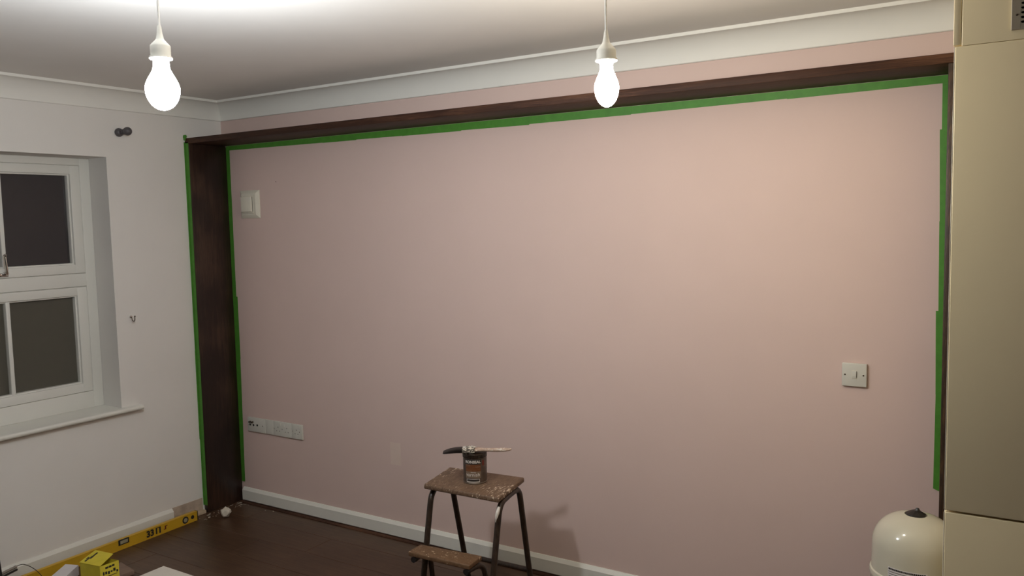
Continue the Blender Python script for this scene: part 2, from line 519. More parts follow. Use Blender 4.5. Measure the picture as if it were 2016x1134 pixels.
def sash(name, z0, z1, pz0, pz1, glass):
    y0, y1 = WY0 - 0.0580, WY1 + 0.0580
    bm = B()
    rect_frame(bm, FX0 + 0.004, FX1 + 0.006, y0, y1, z0, z1, 0.052, 0.052, pz0 - z0, z1 - pz1, 0.004)
    s = obj(name, bm, 'upvc', win)
    yc = (y0 + y1) / 2
    # inner glazing bead
    bm = B()
    rect_frame(bm, FX0 + 0.012, FX1 - 0.006, y0 - 0.050, y1 + 0.050, pz0 - 0.003, pz1 + 0.003, 0.010, 0.010, 0.010, 0.010, 0.002)
    obj('glazing_bead', bm, 'upvc', s)
    bm = B(); box(bm, FX0 + 0.010, FX1 - 0.004, yc - 0.010, yc + 0.010, pz0 - 0.002, pz1 + 0.002, 0.004)
    obj('glazing_bar', bm, 'upvc', s)
    for a, b in ((y1 + 0.052, yc - 0.0105), (yc + 0.0105, y0 - 0.052)):
        bm = B(); box(bm, -0.190, -0.184, a, b, pz0, pz1)
        obj('pane', bm, glass, s, False)
    return s
up = sash('upper_sash', 1.4206, 1.9734, 1.467, 1.928, 'glass_clear')
lo = sash('lower_sash', 0.8012, 1.3493, 0.847, 1.306, 'glass_frost')
# dark strip painting the shade of the gap between lower sash and frame
bm = B(); box(bm, FX0 + 0.002, FX0 + 0.004, WY1 + 0.03, WY0 - 0.03, WZ0 + 0.03, 0.8025)
obj('gap_shade_strip', bm, 'dark_gap', win, False)
# casement handle at the foot of the upper sash
hy, hz = -1.190, 1.438
xf = FX1 + 0.0055
bm = B()
box(bm, xf, xf + 0.005, hy - 0.030, hy + 0.028, hz - 0.010, hz + 0.008, 0.003)
lathe(bm, [(0.0, 0.0), (0.011, 0.0), (0.011, 0.016), (0.007, 0.020), (0, 0.020)], (xf + 0.004, hy + 0.012, hz + 0.004), 16, 'x')
tube(bm, smooth_path([(xf + 0.020, hy + 0.012, hz + 0.002), (xf + 0.026, hy + 0.011, hz + 0.022), (xf + 0.027, hy + 0.009, hz + 0.056), (xf + 0.026, hy + 0.008, hz + 0.086)], 6), lambda t: 0.0060 - 0.0014 * t, 10)
lathe(bm, [(0, -0.008), (0.0055, -0.0055), (0.0078, 0), (0.0055, 0.0055), (0, 0.008)], (xf + 0.026, hy + 0.008, hz + 0.093), 14)
lathe(bm, [(0, -0.006), (0.006, -0.004), (0.0075, 0), (0.006, 0.004), (0, 0.006)], (xf + 0.010, hy - 0.022, hz - 0.002), 12)
obj('window_handle', bm, 'chrome', up)
# sill board with a rounded nose
bm = B()
box(bm, FX1 - 0.02, -0.0002, WY1 + 0.0008, WY0 - 0.0008, WZ0 - 0.019, WZ0 + 0.0005)
prof = [(-0.0003, 0.6865), (0.034, 0.6865)]
for i in range(9):
    a = -math.pi / 2 + math.pi * i / 8
    prof.append((0.034 + 0.0118 * math.cos(a), 0.6985 + 0.0118 * math.sin(a)))
prof += [(-0.0003, 0.7103)]
prism(bm, [(x, -0.622, z) for x, z in prof], (0, -1.10, 0))
o = struct('trim_5', bm, 'gloss_white', True, label='white window sill with a rounded nose')

# ================================================================== stained timber surround
D, BT, BB = 0.2496, 2.1399, 2.1090
sur = thing('timber_surround', 'dark brown stained timber surround of three boards framing the pink wall', 'wood frame', (1.9, -0.12, 0.0))
def board(name, x0, x1, z0, z1, mat, label=None):
    bm = B(); box(bm, x0, x1, -D, -0.0006, z0, z1, 0.0025, 2)
    o = obj(name, bm, mat, sur)
    if label: o['label'] = label
    return o
bm = B()
hexa(bm, [(0.0006, -D, 0.001), (0.032, -D, 0.001), (0.032, -0.0006, 0.001), (0.0006, -0.0006, 0.001)],
     [(0.0006, -D, BB - 0.0005), (0.036, -D, BB - 0.0005), (0.036, -0.0006, BB - 0.0005), (0.0006, -0.0006, BB - 0.0005)], 0.0025)
obj('upright_board', bm, 'wood_up', sur)['label'] = 'broad dark upright board against the white wall'
board('upright_board', 3.7750, 3.8080, 0.001, BB - 0.0005, 'wood_post', 'dark grainy upright board beside the cream cabinet')
bm = B(); box(bm, 0.0006, 3.8085, -D - 0.0012, -0.0006, BB, BT, 0.0025, 2)
obj('top_board', bm, 'wood_beam', sur)

# green masking tape, each run of strips one thing
def tape_run(label, strips, loc):
    t = thing('masking_tape', label, 'masking tape', loc, 'green masking tape around the timber surround')
    for low, d in strips:
        bm = B(); prism(bm, low, d)
        obj('tape_strip', bm, 'tape', t, False)
    return t
TH = 0.0006
def wstrip(x0, x1, za0, za1, zb0, zb1, lift):
    """strip on the pink wall from x0 to x1; bottom/top heights at both ends"""
    y = -0.0004 - lift
    return ([(x0, y, za0), (x1, y, zb0), (x1, y, zb1), (x0, y, za1)], (0, -TH, 0))
tz = BB - 0.0006
tops = [(0.037, 0.83, 2.0835, 2.0775), (0.81, 1.05, 2.0765, 2.0750), (1.035, 1.37, 2.0775, 2.0745), (1.355, 1.715, 2.0735, 2.0715),
        (1.70, 2.09, 2.0745, 2.0705), (2.07, 2.585, 2.0740, 2.0735), (2.57, 3.235, 2.0755, 2.0790), (3.22, 3.773, 2.0770, 2.0815)]
tape_run('green masking tape run under the long top board on the pink wall',
         [wstrip(a, b, za, tz, zb, tz, 0.0007 * (i % 2)) for i, (a, b, za, zb) in enumerate(tops)], (1.9, 0, 2.09))
def vstrip(xl0, xl1, xr0, xr1, z0, z1, lift, cut=0.0):
    """strip on the pink wall: left/right edges at its bottom (0) and top (1)"""
    y = -0.0004 - lift
    return ([(xl0, y, z0 + cut), (xr0, y, z0), (xr1, y, z1), (xl1, y, z1)], (0, -TH, 0))
tape_run('green masking tape down the pink wall along the narrow right upright',
         [vstrip(3.7410, 3.7400, 3.7740, 3.7740, 1.90, 2.081, 0.0014), vstrip(3.7405, 3.7345, 3.7740, 3.7740, 1.585, 1.925, 0.0021),
          vstrip(3.7420, 3.7390, 3.7740, 3.7740, 1.285, 1.610, 0.0014), vstrip(3.7385, 3.7340, 3.7740, 3.7740, 1.000, 1.297, 0.0021),
          vstrip(3.7370, 3.7390, 3.7740, 3.7740, 0.645, 1.015, 0.0014, 0.014)], (3.757, 0, 1.36))
tape_run('green masking tape down the pink wall right of the broad left upright',
         [vstrip(0.0352, 0.0366, 0.0650, 0.0670, 1.80, 2.100, 0.0014), vstrip(0.0345, 0.0362, 0.0640, 0.0665, 1.205, 1.82, 0.0021),
          vstrip(0.0338, 0.0348, 0.0735, 0.0735, 0.86, 1.232, 0.0014), vstrip(0.0330, 0.0342, 0.0610, 0.0730, 0.118, 0.88, 0.0021)], (0.05, 0, 1.1))
def estrip(z0, z1, x1, yw, lift):
    """strip folded round the front arris of the left upright: on its edge and on the white wall"""
    ye = -D - 0.0006 - lift
    pts = [(0.0012 + lift, yw, z0), (0.0012 + lift, ye - TH, z0), (x1, ye - TH, z0), (x1, ye, z0), (0.0005 + lift, ye, z0), (0.0005 + lift, yw, z0)]
    return (pts, (0, 0, z1 - z0))
tape_run('green masking tape down the white wall along the left upright',
         [estrip(1.50, 2.118, 0.0305, -D - 0.0075, 0.0), estrip(0.93, 1.512, 0.0310, -D - 0.0080, 0.0008), estrip(0.43, 0.945, 0.0310, -D - 0.0090, 0.0),
          estrip(0.043, 0.44, 0.0310, -D - 0.0070, 0.0008)], (0.01, -0.252, 1.08))
bm = B()
for i in range(9):
    a = i * 2.4
    c = Vector((0.010 + 0.006 * math.cos(a), -D - 0.006 + 0.003 * math.sin(a), 2.133 + 0.0022 * i))
    v = [bm.verts.new(c + Vector((random.uniform(-.011, .011), random.uniform(-.0035, .0035), random.uniform(-.011, .011)))) for _ in range(8)]
    bmesh.ops.convex_hull(bm, input=v)
lump = obj('tape_ball', bm, 'tape', None, False)
tag(lump, 'crumpled end of green masking tape at the top left corner of the timber surround', 'masking tape')

# ================================================================== cream tall cabinet
cab = thing('tall_cabinet', 'cream tall cabinet with flat doors at the right of the room', 'cabinet', (4.16, -0.60, 0.0))
CY = -1.205
CS = 0.9975      # the cabinet front seen edge-on with the upright
def cz(z): return 1.648 + (z - 1.648) * CS
def cx(x): return 3.9978 + (x - 3.9978) * CS
bm = B(); box(bm, cx(3.866), 4.46, CY + 0.0225, -0.022, 0.001, H - 0.0008)
obj('body', bm, 'cream', cab, False)
def slab(name, x0, x1, z0, z1, y0, y1, bev, mat='cream', parent=cab):
    bm = B(); box(bm, x0, x1, y0, y1, z0, z1, bev, 3)
    return obj(name, bm, mat, parent)
for z0, z1 in ((cz(0.9825), cz(1.9935)), (0.102, cz(0.9780))):
    d = slab('door', cx(3.8585), 4.458, z0, z1, CY, CY + 0.020, 0.0022)
    slab('edge_highlight', cx(3.8585) - 0.002, cx(3.8585) - 0.0002, z0 + 0.001, z1 - 0.001, CY + 0.0012, CY + 0.0195, 0.0006, 'cream_highlight', d)  # paler strip paints the light caught by the door's left edge
slab('plinth', 3.895, 4.456, 0.0012, 0.098, CY + 0.03, CY + 0.045, 0.001)
slab('filler_strip', cx(3.8545), cx(3.8690), cz(1.9965), H - 0.0012, CY + 0.002, CY + 0.022, 0.0012)
slab('top_panel', cx(3.8705), 4.458, cz(1.9940), H - 0.0012, CY + 0.0002, CY + 0.0215, 0.0012)
# ventilation grille at the top right
gx0, gx1, gz0, gz1 = cx(3.9595), 4.18, cz(2.013), cz(2.17)
bm = B()
gy0, gy1 = CY - 0.0050, CY - 0.0002
zs = [cz(2.0275 + 0.0094 * i) for i in range(13)]
x0s = cx(3.9765)
box(bm, gx0, x0s, gy0, gy1, gz0, gz1, 0.0008, 1)
box(bm, gx1 - 0.017, gx1, gy0, gy1, gz0, gz1, 0.0008, 1)
edges = [gz0] + [z for zc in zs for z in (zc - 0.0024, zc + 0.0024)] + [gz1]
for a, b in zip(edges[0::2], edges[1::2]):
    box(bm, x0s - 0.001, gx1 - 0.016, gy0 + 0.0002, gy1, a, b)
for zc in zs:
    prism(bm, [(x0s - 0.0005, gy0 + 0.0002, zc - 0.0025), (x0s + 0.0022, gy0 + 0.0002, zc - 0.0025), (x0s - 0.0005, gy0 + 0.0002, zc - 0.0002)], (0, 0.004, 0))
    prism(bm, [(x0s - 0.0005, gy0 + 0.0002, zc + 0.0025), (x0s - 0.0005, gy0 + 0.0002, zc + 0.0010), (x0s + 0.0016, gy0 + 0.0002, zc + 0.0025)], (0, 0.004, 0))
gr = obj('vent_grille', bm, 'grille', cab, False)
bm = B(); box(bm, x0s - 0.002, gx1 - 0.012, gy1 - 0.0012, gy1 - 0.0004, gz0 + 0.006, gz1 - 0.003)
obj('slot_backing', bm, 'dark_gap', gr, False)
bm = B(); lathe(bm, [(0, 0), (0.0022, 0), (0.0022, 0.0008), (0.0012, 0.0014), (0, 0.0014)], (cx(3.9690), gy0, cz(2.043)), 12, 'y')
obj('screw', bm, 'dark_metal', gr)

# ================================================================== pendant lights with bare bulbs
def pendant(label, x, y, zs_, bulb_r, color, strength):
    zc, z_rel, z_dome, z_cyl, z_low, z_ring, z_neck, z_bot = zs_
    t = thing('pendant_light', label, 'pendant light', (x, y, H), 'bare bulb pendants')
    bm = B(); lathe(bm, [(0, H - 0.0005), (0.040, H - 0.0005), (0.040, H - 0.012), (0.032, H - 0.022), (0.010, H - 0.030), (0.005, H - 0.034), (0, H - 0.034)], (x, y, 0), 32)
    obj('ceiling_rose', bm, 'plastic', t)
    bm = B(); tube(bm, [(x, y, H - 0.030), (x, y, (H + z_rel) / 2), (x, y, z_rel - 0.01)], 0.0031, 10)
    obj('cord', bm, 'cord', t)
    bm = B()
    lathe(bm, [(0, z_rel), (0.0042, z_rel), (0.0055, z_rel - 0.006), (0.0070, (z_rel + z_dome) / 2), (0.0100, z_dome + 0.004), (0.0120, z_dome + 0.001),
               (0.0245, z_cyl + 0.003), (0.0254, z_cyl), (0.0254, z_low), (0.0230, z_low - 0.0004), (0, z_low - 0.0004)], (x, y, 0), 36)
    h = obj('lamp_holder', bm, 'plastic', t)
    bm = B(); lathe(bm, [(0.0225, z_low + 0.0005), (0.0285, z_low), (0.0290, z_ring + 0.002), (0.0275, z_ring), (0.0225, z_ring)], (x, y, 0), 36)
    obj('shade_ring', bm, 'plastic', h)
    bm = B(); lathe(bm, [(0, z_low - 0.001), (0.0190, z_low - 0.001), (0.0190, z_neck + 0.003), (0.0170, z_neck + 0.001), (0, z_neck + 0.001)], (x, y, 0), 32)
    obj('holder_skirt', bm, 'plastic', h)
    L = z_neck - z_bot
    rn = 0.0165 if bulb_r < 0.036 else 0.0195
    prof = [(0, z_neck), (rn, z_neck), (rn * 1.02, z_neck - 0.10 * L)]
    # neck flares into a round end
    lowk = 1.60 if bulb_r < 0.036 else 1.28
    zc_ = z_bot + bulb_r * lowk
    for i in range(1, 8):
        tt = i / 8
        s = tt * tt * (3 - 2 * tt)
        prof.append((rn * 1.02 + (bulb_r - rn * 1.02) * s ** 0.8, z_neck - 0.10 * L + (zc_ - (z_neck - 0.10 * L)) * tt))
    for i in range(0, 9):
        a = math.pi / 2 * i / 9
        prof.append((bulb_r * math.cos(a), zc_ - bulb_r * lowk * math.sin(a)))
    prof.append((0, z_bot))
    bm = B(); lathe(bm, prof, (x, y, 0), 32)
    obj('bulb', bm, emit('bulb_light', color, strength), t)
    return t
pendant('bare glowing bulb on a white cord near the window, the left pendant', 2.069, -1.842,
        (0, 2.1718, 2.1330, 2.1174, 2.0914, 2.0849, 2.0784, 1.9535), 0.0430, COOL, COOL_W * (0.033 / 0.0430) ** 2)
pendant('bare glowing bulb on a white cord in front of the top board, the right pendant', 3.055, -1.225,
        (0, 2.1336, 2.0986, 2.0817, 2.0609, 2.0544, 2.0466, 1.9365), 0.0320, WARM, WARM_W * (0.033 / 0.0320) ** 2)

# ================================================================== step stool
st = thing('step_stool', 'paint splashed brown step stool with tubular legs in front of the pink wall', 'step stool', (2.077, -0.49, 0.0))
def quad_slab(name, corners, z0, z1, bev, mat):
    bm = B(); hexa(bm, [(x, y, z0) for x, y in corners], [(x, y, z1) for x, y in corners], bev, 3)
    return obj(name, bm, mat, st)
SZ = 0.57
quad_slab('seat', [(1.916, -0.619), (2.283, -0.615), (2.238, -0.346), (1.870, -0.375)], SZ - 0.021, SZ, 0.006, 'seat')
TZ = 0.335
tread = quad_slab('step_tread', [(1.933, -0.751), (2.225, -0.742), (2.216, -0.641), (1.930, -0.667)], TZ - 0.019, TZ, 0.004, 'tread')
RB = 0.0122
zb = SZ - 0.021 - RB - 0.0004
def leg(pts, rad=0.05, r=RB, foot=True, name='leg'):
    bm = B(); tube(bm, round_path(pts, rad, 8), r, 14)
    o = obj(name, bm, 'tube', st)
    if foot:
        f = Vector(pts[-1]); u = (Vector(pts[-2]) - f).normalized()
        b2 = B(); tube(b2, [f - u * 0.0005 - Vector((0, 0, f.z)) + Vector((0, 0, 0.0012)), f + u * 0.02], r + 0.0028, 14)
        obj('rubber_foot', b2, 'black', o)
    return o
ym = -0.49
LB, RBx = 1.913, 2.247
fl = leg([(LB, ym, zb), (1.936, -0.592, zb), (1.928, -0.690, 0.006)])
fr = leg([(RBx, ym + 0.005, zb), (2.270, -0.590, zb), (2.268, -0.698, 0.006)])
leg([(LB, ym, zb), (1.893, -0.402, zb), (1.884, -0.268, 0.006)])
leg([(RBx, ym + 0.005, zb), (2.230, -0.380, zb), (2.216, -0.262, 0.006)])
bm = B(); tube(bm, [(1.888, -0.300, 0.145), (2.219, -0.292, 0.145)], 0.0105, 12); obj('stretcher', bm, 'tube', st)
# the step's own nested frame
zt = TZ - 0.019 - 0.0112
leg([(1.957, -0.746, zt), (1.954, -0.640, zt), (1.950, -0.600, 0.006)], 0.05, 0.0108, name='step_leg')
leg([(2.207, -0.738, zt), (2.216, -0.634, zt), (2.236, -0.600, 0.006)], 0.05, 0.0108, name='step_leg')
for x, y in ((1.957, -0.7465), (2.207, -0.7385)):
    bm = B(); tube(bm, [(x, y - 0.004, zt), (x, y + 0.012, zt)], 0.0122, 12); obj('end_cap', bm, 'black', st)
bm = B(); tube(bm, [(1.951, -0.606, 0.10), (2.231, -0.606, 0.10)], 0.0095, 10); obj('stretcher', bm, 'tube', st)
# white paint run on the front right leg
bm = B(); tube(bm, smooth_path([(2.274, -0.6000, 0.528), (2.2755, -0.6150, 0.508), (2.2750, -0.6235, 0.490), (2.2740, -0.6270, 0.476)], 4), lambda t: 0.0058 + 0.0022 * math.sin(5 * t) - 0.002 * t, 8)
obj('paint_drip', bm, 'label_white', fr)

# ------------------------------------------------------------------ varnish tin
CX_, CY_, CZ_ = 2.083, -0.484, SZ + 0.0004
RC, HC = 0.0485, 0.1215
tin = thing('varnish_tin', 'open tin of wood varnish with a dark label standing on the stool', 'paint tin', (CX_, CY_, CZ_))
bm = B()
lathe(bm, [(0, 0.0), (RC, 0.0), (RC + 0.0015, 0.002), (RC + 0.0015, 0.004), (RC, 0.0055), (RC, HC - 0.006), (RC + 0.001, HC - 0.004), (RC + 0.0016, HC - 0.002),
           (RC, HC), (RC - 0.004, HC), (RC - 0.006, HC - 0.004), (RC - 0.010, HC - 0.004), (RC - 0.011, HC - 0.012), (0, HC - 0.012)], (CX_, CY_, CZ_), 40)
obj('can', bm, 'tin', tin)
bm = B(); lathe(bm, [(RC - 0.010, HC - 0.003), (RC + 0.0022, HC - 0.014), (RC + 0.0024, HC - 0.006), (RC + 0.0018, HC + 0.0008), (RC - 0.004, HC + 0.0010)], (CX_, CY_, CZ_), 40)
obj('rim', bm, 'lid_dark', tin)
PHI = math.radians(-66)
def wrap(x, z, r): 
    a = PHI + x / RC
    return (CX_ + r * math.cos(a), CY_ + r * math.sin(a), CZ_ + z)
def patch(name, x0, x1, z0, z1, lift, mat, n=14):
    bm = B(); rr = RC + lift
    a = [[bm.verts.new(wrap(x0 + (x1 - x0) * i / n, z, r)) for i in range(n + 1)] for r, z in ((rr, z0), (rr, z1), (RC - 0.0002, z1), (RC - 0.0002, z0))]
    for k in range(4):
        q, s = a[k], a[(k + 1) % 4]
        for i in range(n): bm.faces.new((q[i], q[i + 1], s[i + 1], s[i]))
    bm.faces.new([r[0] for r in a][::-1]); bm.faces.new([r[-1] for r in a])
    bmesh.ops.recalc_face_normals(bm, faces=bm.faces[:])
    return obj(name, bm, mat, tin)
patch('label', -0.150, 0.150, 0.007, HC - 0.016, 0.0004, 'label_side', 60)
patch('label_header', -0.036, 0.036, 0.083, 0.1045, 0.0008, 'label_black')
patch('label_picture', -0.033, 0.033, 0.054, 0.083, 0.0008, 'label_wood')
patch('label_panel', -0.033, 0.033, 0.026, 0.054, 0.0008, 'label_low')
patch('label_footer', -0.0335, 0.0335, 0.0075, 0.0255, 0.0008, 'label_side')
patch('label_stripe', -0.0400, -0.0375, 0.010, 0.083, 0.0008, 'label_black', 3)
patch('label_stripe', 0.0105, 0.031, 0.0725, 0.0742, 0.0011, 'label_low', 6)
patch('label_stripe', -0.031, -0.010, 0.0795, 0.0812, 0.0011, 'label_low', 6)
patch('label_box', -0.028, 0.028, 0.0090, 0.0225, 0.0011, 'label_white')
patch('label_box', -0.0262, 0.0262, 0.0125, 0.0210, 0.0014, 'label_black')
patch('emblem', 0.041, 0.050, 0.076, 0.098, 0.0008, 'red_ink', 4)
def tin_text(name, s, size, x, z, mat, bold=0.0):
    bm = text_bm(s, size, lambda u, v, q: wrap(x + u, z + v, RC + 0.0016 + q), 0.0002, bold)
    return obj(name, bm, mat, tin, False)
tin_text('lettering', 'RONSEAL', 0.0150, 0.0, 0.0935, 'label_white', 0.0005)
tin_text('lettering', 'varnish', 0.0205, 0.0, 0.0405, 'label_white', 0.0001)
tin_text('lettering', 'interior', 0.0070, 0.002, 0.0515, 'label_white', 0.0)

# ------------------------------------------------------------------ paint brush lying on the tin
bc = Vector((CX_ + 0.004, CY_, CZ_ + HC + 0.0105))
bu = Vector((0.848, 0.530, 0.0)); bv = Vector((-0.530, 0.848, 0)); bw = Vector((0, 0, 1))
br = thing('paint_brush', 'paint brush with black bristles and paint caked ferrule lying across the tin', 'paint brush', bc)
def loft(name, secs, mat, n=16, power=0.5):
    """sections (along, half width, half thickness, lift)"""
    bm = B(); rings = []
    for s, hw, ht, lf in secs:
        ring = []
        for k in range(n):
            a = 2 * math.pi * k / n
            ca, sa = math.cos(a), math.sin(a)
            ring.append(bm.verts.new(bc + bu * s + bv * (hw * math.copysign(abs(ca) ** power, ca)) + bw * (lf + ht * math.copysign(abs(sa) ** power, sa))))
        rings.append(ring)
    for a, b in zip(rings, rings[1:]):
        for i in range(n):
            j = (i + 1) % n
            bm.faces.new((a[i], a[j], b[j], b[i]))
    bm.faces.new(rings[0][::-1]); bm.faces.new(rings[-1])
    bmesh.ops.recalc_face_normals(bm, faces=bm.faces[:])
    return obj(name, bm, mat, br)
loft('bristles', [(-0.134, 0.020, 0.0012, -0.0075), (-0.128, 0.024, 0.0030, -0.0062), (-0.105, 0.0255, 0.0068, -0.0020), (-0.080, 0.0255, 0.0088, 0.0005), (-0.052, 0.0245, 0.0098, 0.0010)], 'bristle')
loft('ferrule', [(-0.054, 0.0255, 0.0102, 0.001), (-0.050, 0.0262, 0.0112, 0.0012), (-0.030, 0.0265, 0.0118, 0.0018), (-0.008, 0.0262, 0.0116, 0.0015), (-0.002, 0.0250, 0.0098, 0.001)], 'ferrule')
loft('handle', [(-0.006, 0.0225, 0.0080, 0.001), (0.012, 0.0180, 0.0085, 0.001), (0.034, 0.0105, 0.0072, 0.000), (0.060, 0.0092, 0.0072, -0.0010), (0.095, 0.0120, 0.0078, -0.0018),
                (0.125, 0.0118, 0.0070, -0.0018), (0.142, 0.0085, 0.0052, -0.0012), (0.149, 0.0040, 0.0026, -0.0006)], 'handle', 16, 0.9)
bm = B()
for k in range(7):
    s = random.uniform(-0.05, 0.004); v = random.uniform(-0.022, 0.006)
    c = bc + bu * s + bv * v + bw * 0.0125
    vv = [bm.verts.new(c + Vector((random.uniform(-.008, .008), random.uniform(-.006, .006), random.uniform(-.002, .0042)))) for _ in range(9)]
    bmesh.ops.convex_hull(bm, input=vv)
obj('dried_paint', bm, 'label_white', br, False)

# ================================================================== expansion tank
TX, TY = 3.7255, -0.430
tk = thing('expansion_tank', 'white domed expansion tank with a black cap beside the cream cabinet', 'water tank', (TX, TY, 0.0))
prof = [(0, 0.062), (0.118, 0.062), (0.1275, 0.072), (0.1285, 0.085), (0.1285, 0.498), (0.1315, 0.502), (0.1322, 0.512), (0.1305, 0.519), (0.1262, 0.522), (0.1255, 0.560), (0.1250, 0.600)]
for i in range(1, 13):
    a = math.pi / 2 * i / 13
    rr, zz = 0.125 * math.cos(a) ** 0.82, 0.600 + 0.102 * math.sin(a)
    if rr < 0.040: break
    prof.append((rr, zz))
prof += [(0.0345, 0.7000), (0.0325, 0.7005), (0.0305, 0.6960), (0.0, 0.6950)]
bm = B(); lathe(bm, prof, (TX, TY, 0), 64)
body = obj('tank_body', bm, 'tank', tk)
bm = B(); lathe(bm, [(0, 0.0012), (0.104, 0.0012), (0.106, 0.01), (0.104, 0.0616), (0, 0.0616)], (TX, TY, 0), 48)
obj('base_ring', bm, 'tank', tk)
bm = B(); lathe(bm, [(0, 0.6952), (0.0295, 0.6952), (0.0300, 0.7005), (0.0285, 0.7035), (0.0170, 0.7100), (0.0085, 0.7135)], (TX, TY, 0), 9, ang0=0.3)
lathe(bm, [(0.009, 0.7125), (0.0060, 0.7165), (0.0045, 0.7195), (0, 0.7200)], (TX + 0.004, TY + 0.003, 0), 8)
obj('valve_cap', bm, 'black', tk, False)
RT = 0.1258
def twrap(a, z, lift=0.0005):
    aa = math.radians(a)
    return (TX + (RT + lift) * math.cos(aa), TY + (RT + lift) * math.sin(aa), z)
cam_a = math.degrees(math.atan2(-3.214 + 0.43, 3.998 - TX))
def tpatch(name, a0, a1, z0, z1, mat, lift=0.0005, n=6, par=None):
    bm = B()
    lowv = [bm.verts.new(twrap(a0 + (a1 - a0) * i / n, z0, lift)) for i in range(n + 1)]
    hiv = [bm.verts.new(twrap(a0 + (a1 - a0) * i / n, z1, lift)) for i in range(n + 1)]
    lb = [bm.verts.new(twrap(a0 + (a1 - a0) * i / n, z0, -0.0004)) for i in range(n + 1)]
    hb = [bm.verts.new(twrap(a0 + (a1 - a0) * i / n, z1, -0.0004)) for i in range(n + 1)]
    for q, s in ((lowv, hiv), (hiv, hb), (hb, lb), (lb, lowv)):
        for i in range(n): bm.faces.new((q[i], q[i + 1], s[i + 1], s[i]))
    bm.faces.new((lowv[0], hiv[0], hb[0], lb[0])); bm.faces.new((lowv[-1], lb[-1], hb[-1], hiv[-1]))
    bmesh.ops.recalc_face_normals(bm, faces=bm.faces[:])
    return obj(name, bm, mat, par or tk, False)
A0 = cam_a - 36
lab = tpatch('rating_label', A0, A0 + 52, 0.5255, 0.5600, 'paper', 0.0003, 10)
a = A0 + 1
while a < A0 + 50:
    wdt = random.uniform(1.0, 2.6)
    tpatch('print_block', a, a + wdt, 0.5525, 0.5578, 'ink', 0.0007, 1, lab)
    a += wdt + 0.5
for k in range(3):
    tpatch('print_line', A0 + 1, A0 + random.uniform(26, 44), 0.5455 - 0.007 * k, 0.5475 - 0.007 * k, 'grey_ink', 0.0007, 6, lab)

# ================================================================== fittings on the pink wall
def plate(name, label, cat, x0, x1, z0, z1, th=0.010, group=None, mat='plastic'):
    t = thing(name, label, cat, ((x0 + x1) / 2, 0, (z0 + z1) / 2), group)
    bm = B(); box(bm, x0, x1, -th, -0.0003, z0, z1, 0.0022, 3)
    obj('faceplate', bm, mat, t)
    return t
def ydisc(name, par, x, z, y, r, d, mat, seg=14):
    bm = B(); lathe(bm, [(0, 0), (r, 0), (r, d * 0.7), (r * 0.8, d), (0, d)], (x, y, z), seg, 'y')
    return obj(name, bm, mat, par)
sw = plate('light_switch', 'single white light switch on the pink wall near the right upright', 'light switch', 3.4275, 3.5135, 1.0055, 1.0915, 0.013)
bm = B(); prism(bm, [(3.4635, -0.0125, 1.0360), (3.4635, -0.0150, 1.0360), (3.4635, -0.0175, 1.0490), (3.4635, -0.0145, 1.0640), (3.4635, -0.0125, 1.0640)], (0.0145, 0, 0))
obj('rocker', bm, 'plastic', sw)
bm = B(); box(bm, 3.4620, 3.4795, -0.0133, -0.0125, 1.0345, 1.0655); obj('rocker_surround', bm, 'vent_plastic', sw, False)
bm = B(); box(bm, 3.4782, 3.4795, -0.0160, -0.0130, 1.0400, 1.0635); obj('rocker_gap', bm, 'grey_ink', sw, False)
for x, z in ((3.4385, 1.0490), (3.5025, 1.0490)):
    s = ydisc('screw', sw, x, z, -0.0130, 0.0030, 0.0010, 'dark_metal')

SZ0, SZ1 = 0.4365, 0.5215
grp = 'white socket plates low on the pink wall'
mp = plate('media_plate', 'white aerial and media plate, leftmost of the low socket plates', 'socket', 0.1180, 0.2685, SZ0, SZ1, 0.011, grp)
for x, z, r in ((0.1445, 0.4950, 0.0056), (0.1655, 0.4945, 0.0056)):
    c = ydisc('aerial_connector', mp, x, z, -0.0108, r, 0.013, 'dark_metal')
    ydisc('connector_bore', c, x, z, -0.0236, r * 0.6, 0.0008, 'ink')
bm = B(); box(bm, 0.1425, 0.1675, -0.0135, -0.0105, 0.4925, 0.4965, 0.0008, 1); obj('connector_bridge', bm, 'ink', mp)
for x, z in ((0.1410, 0.4770), (0.1700, 0.4770), (0.2020, 0.4790)):
    ydisc('media_port', mp, x, z, -0.0109, 0.0064, 0.0012, 'ink')
ydisc('screw', mp, 0.2480, 0.4790, -0.0109, 0.0034, 0.0010, 'dark_metal')
ydisc('screw', mp, 0.1265, 0.4770, -0.0109, 0.0022, 0.0010, 'dark_metal')
plate('blank_plate', 'narrow blank white plate between the media plate and the double socket', 'socket', 0.2695, 0.3375, SZ0, SZ1, 0.0095, grp)
def holes(par, x, zt_):
    for nm, dx, dz, w_, h_ in (('earth_slot', 0, 0, 0.0034, 0.0070), ('pin_slot', -0.011, -0.022, 0.0062, 0.0038), ('pin_slot', 0.011, -0.022, 0.0062, 0.0038)):
        bm = B(); box(bm, x + dx - w_ / 2, x + dx + w_ / 2, -0.0114, -0.0105, zt_ + dz - h_ / 2, zt_ + dz + h_ / 2)
        obj(nm, bm, 'ink' if nm == 'earth_slot' else 'grey_ink', par, False)
def rocker(par, x, z):
    bm = B(); box(bm, x - 0.0045, x + 0.0045, -0.0145, -0.0105, z - 0.008, z + 0.008, 0.0012, 2)
    obj('switch_rocker', bm, 'plastic', par)
ds = plate('double_socket', 'white double power socket, second from right of the low plates', 'socket', 0.3385, 0.4850, SZ0, SZ1, 0.011, grp)
for x in (0.3765, 0.4480):
    holes(ds, x, 0.4885)
for x, z in ((0.3455, 0.4790), (0.4105, 0.4800)): ydisc('screw', ds, x, z, -0.0109, 0.0026, 0.0009, 'dark_metal')
for x in (0.3975, 0.4245): rocker(ds, x, 0.5050)
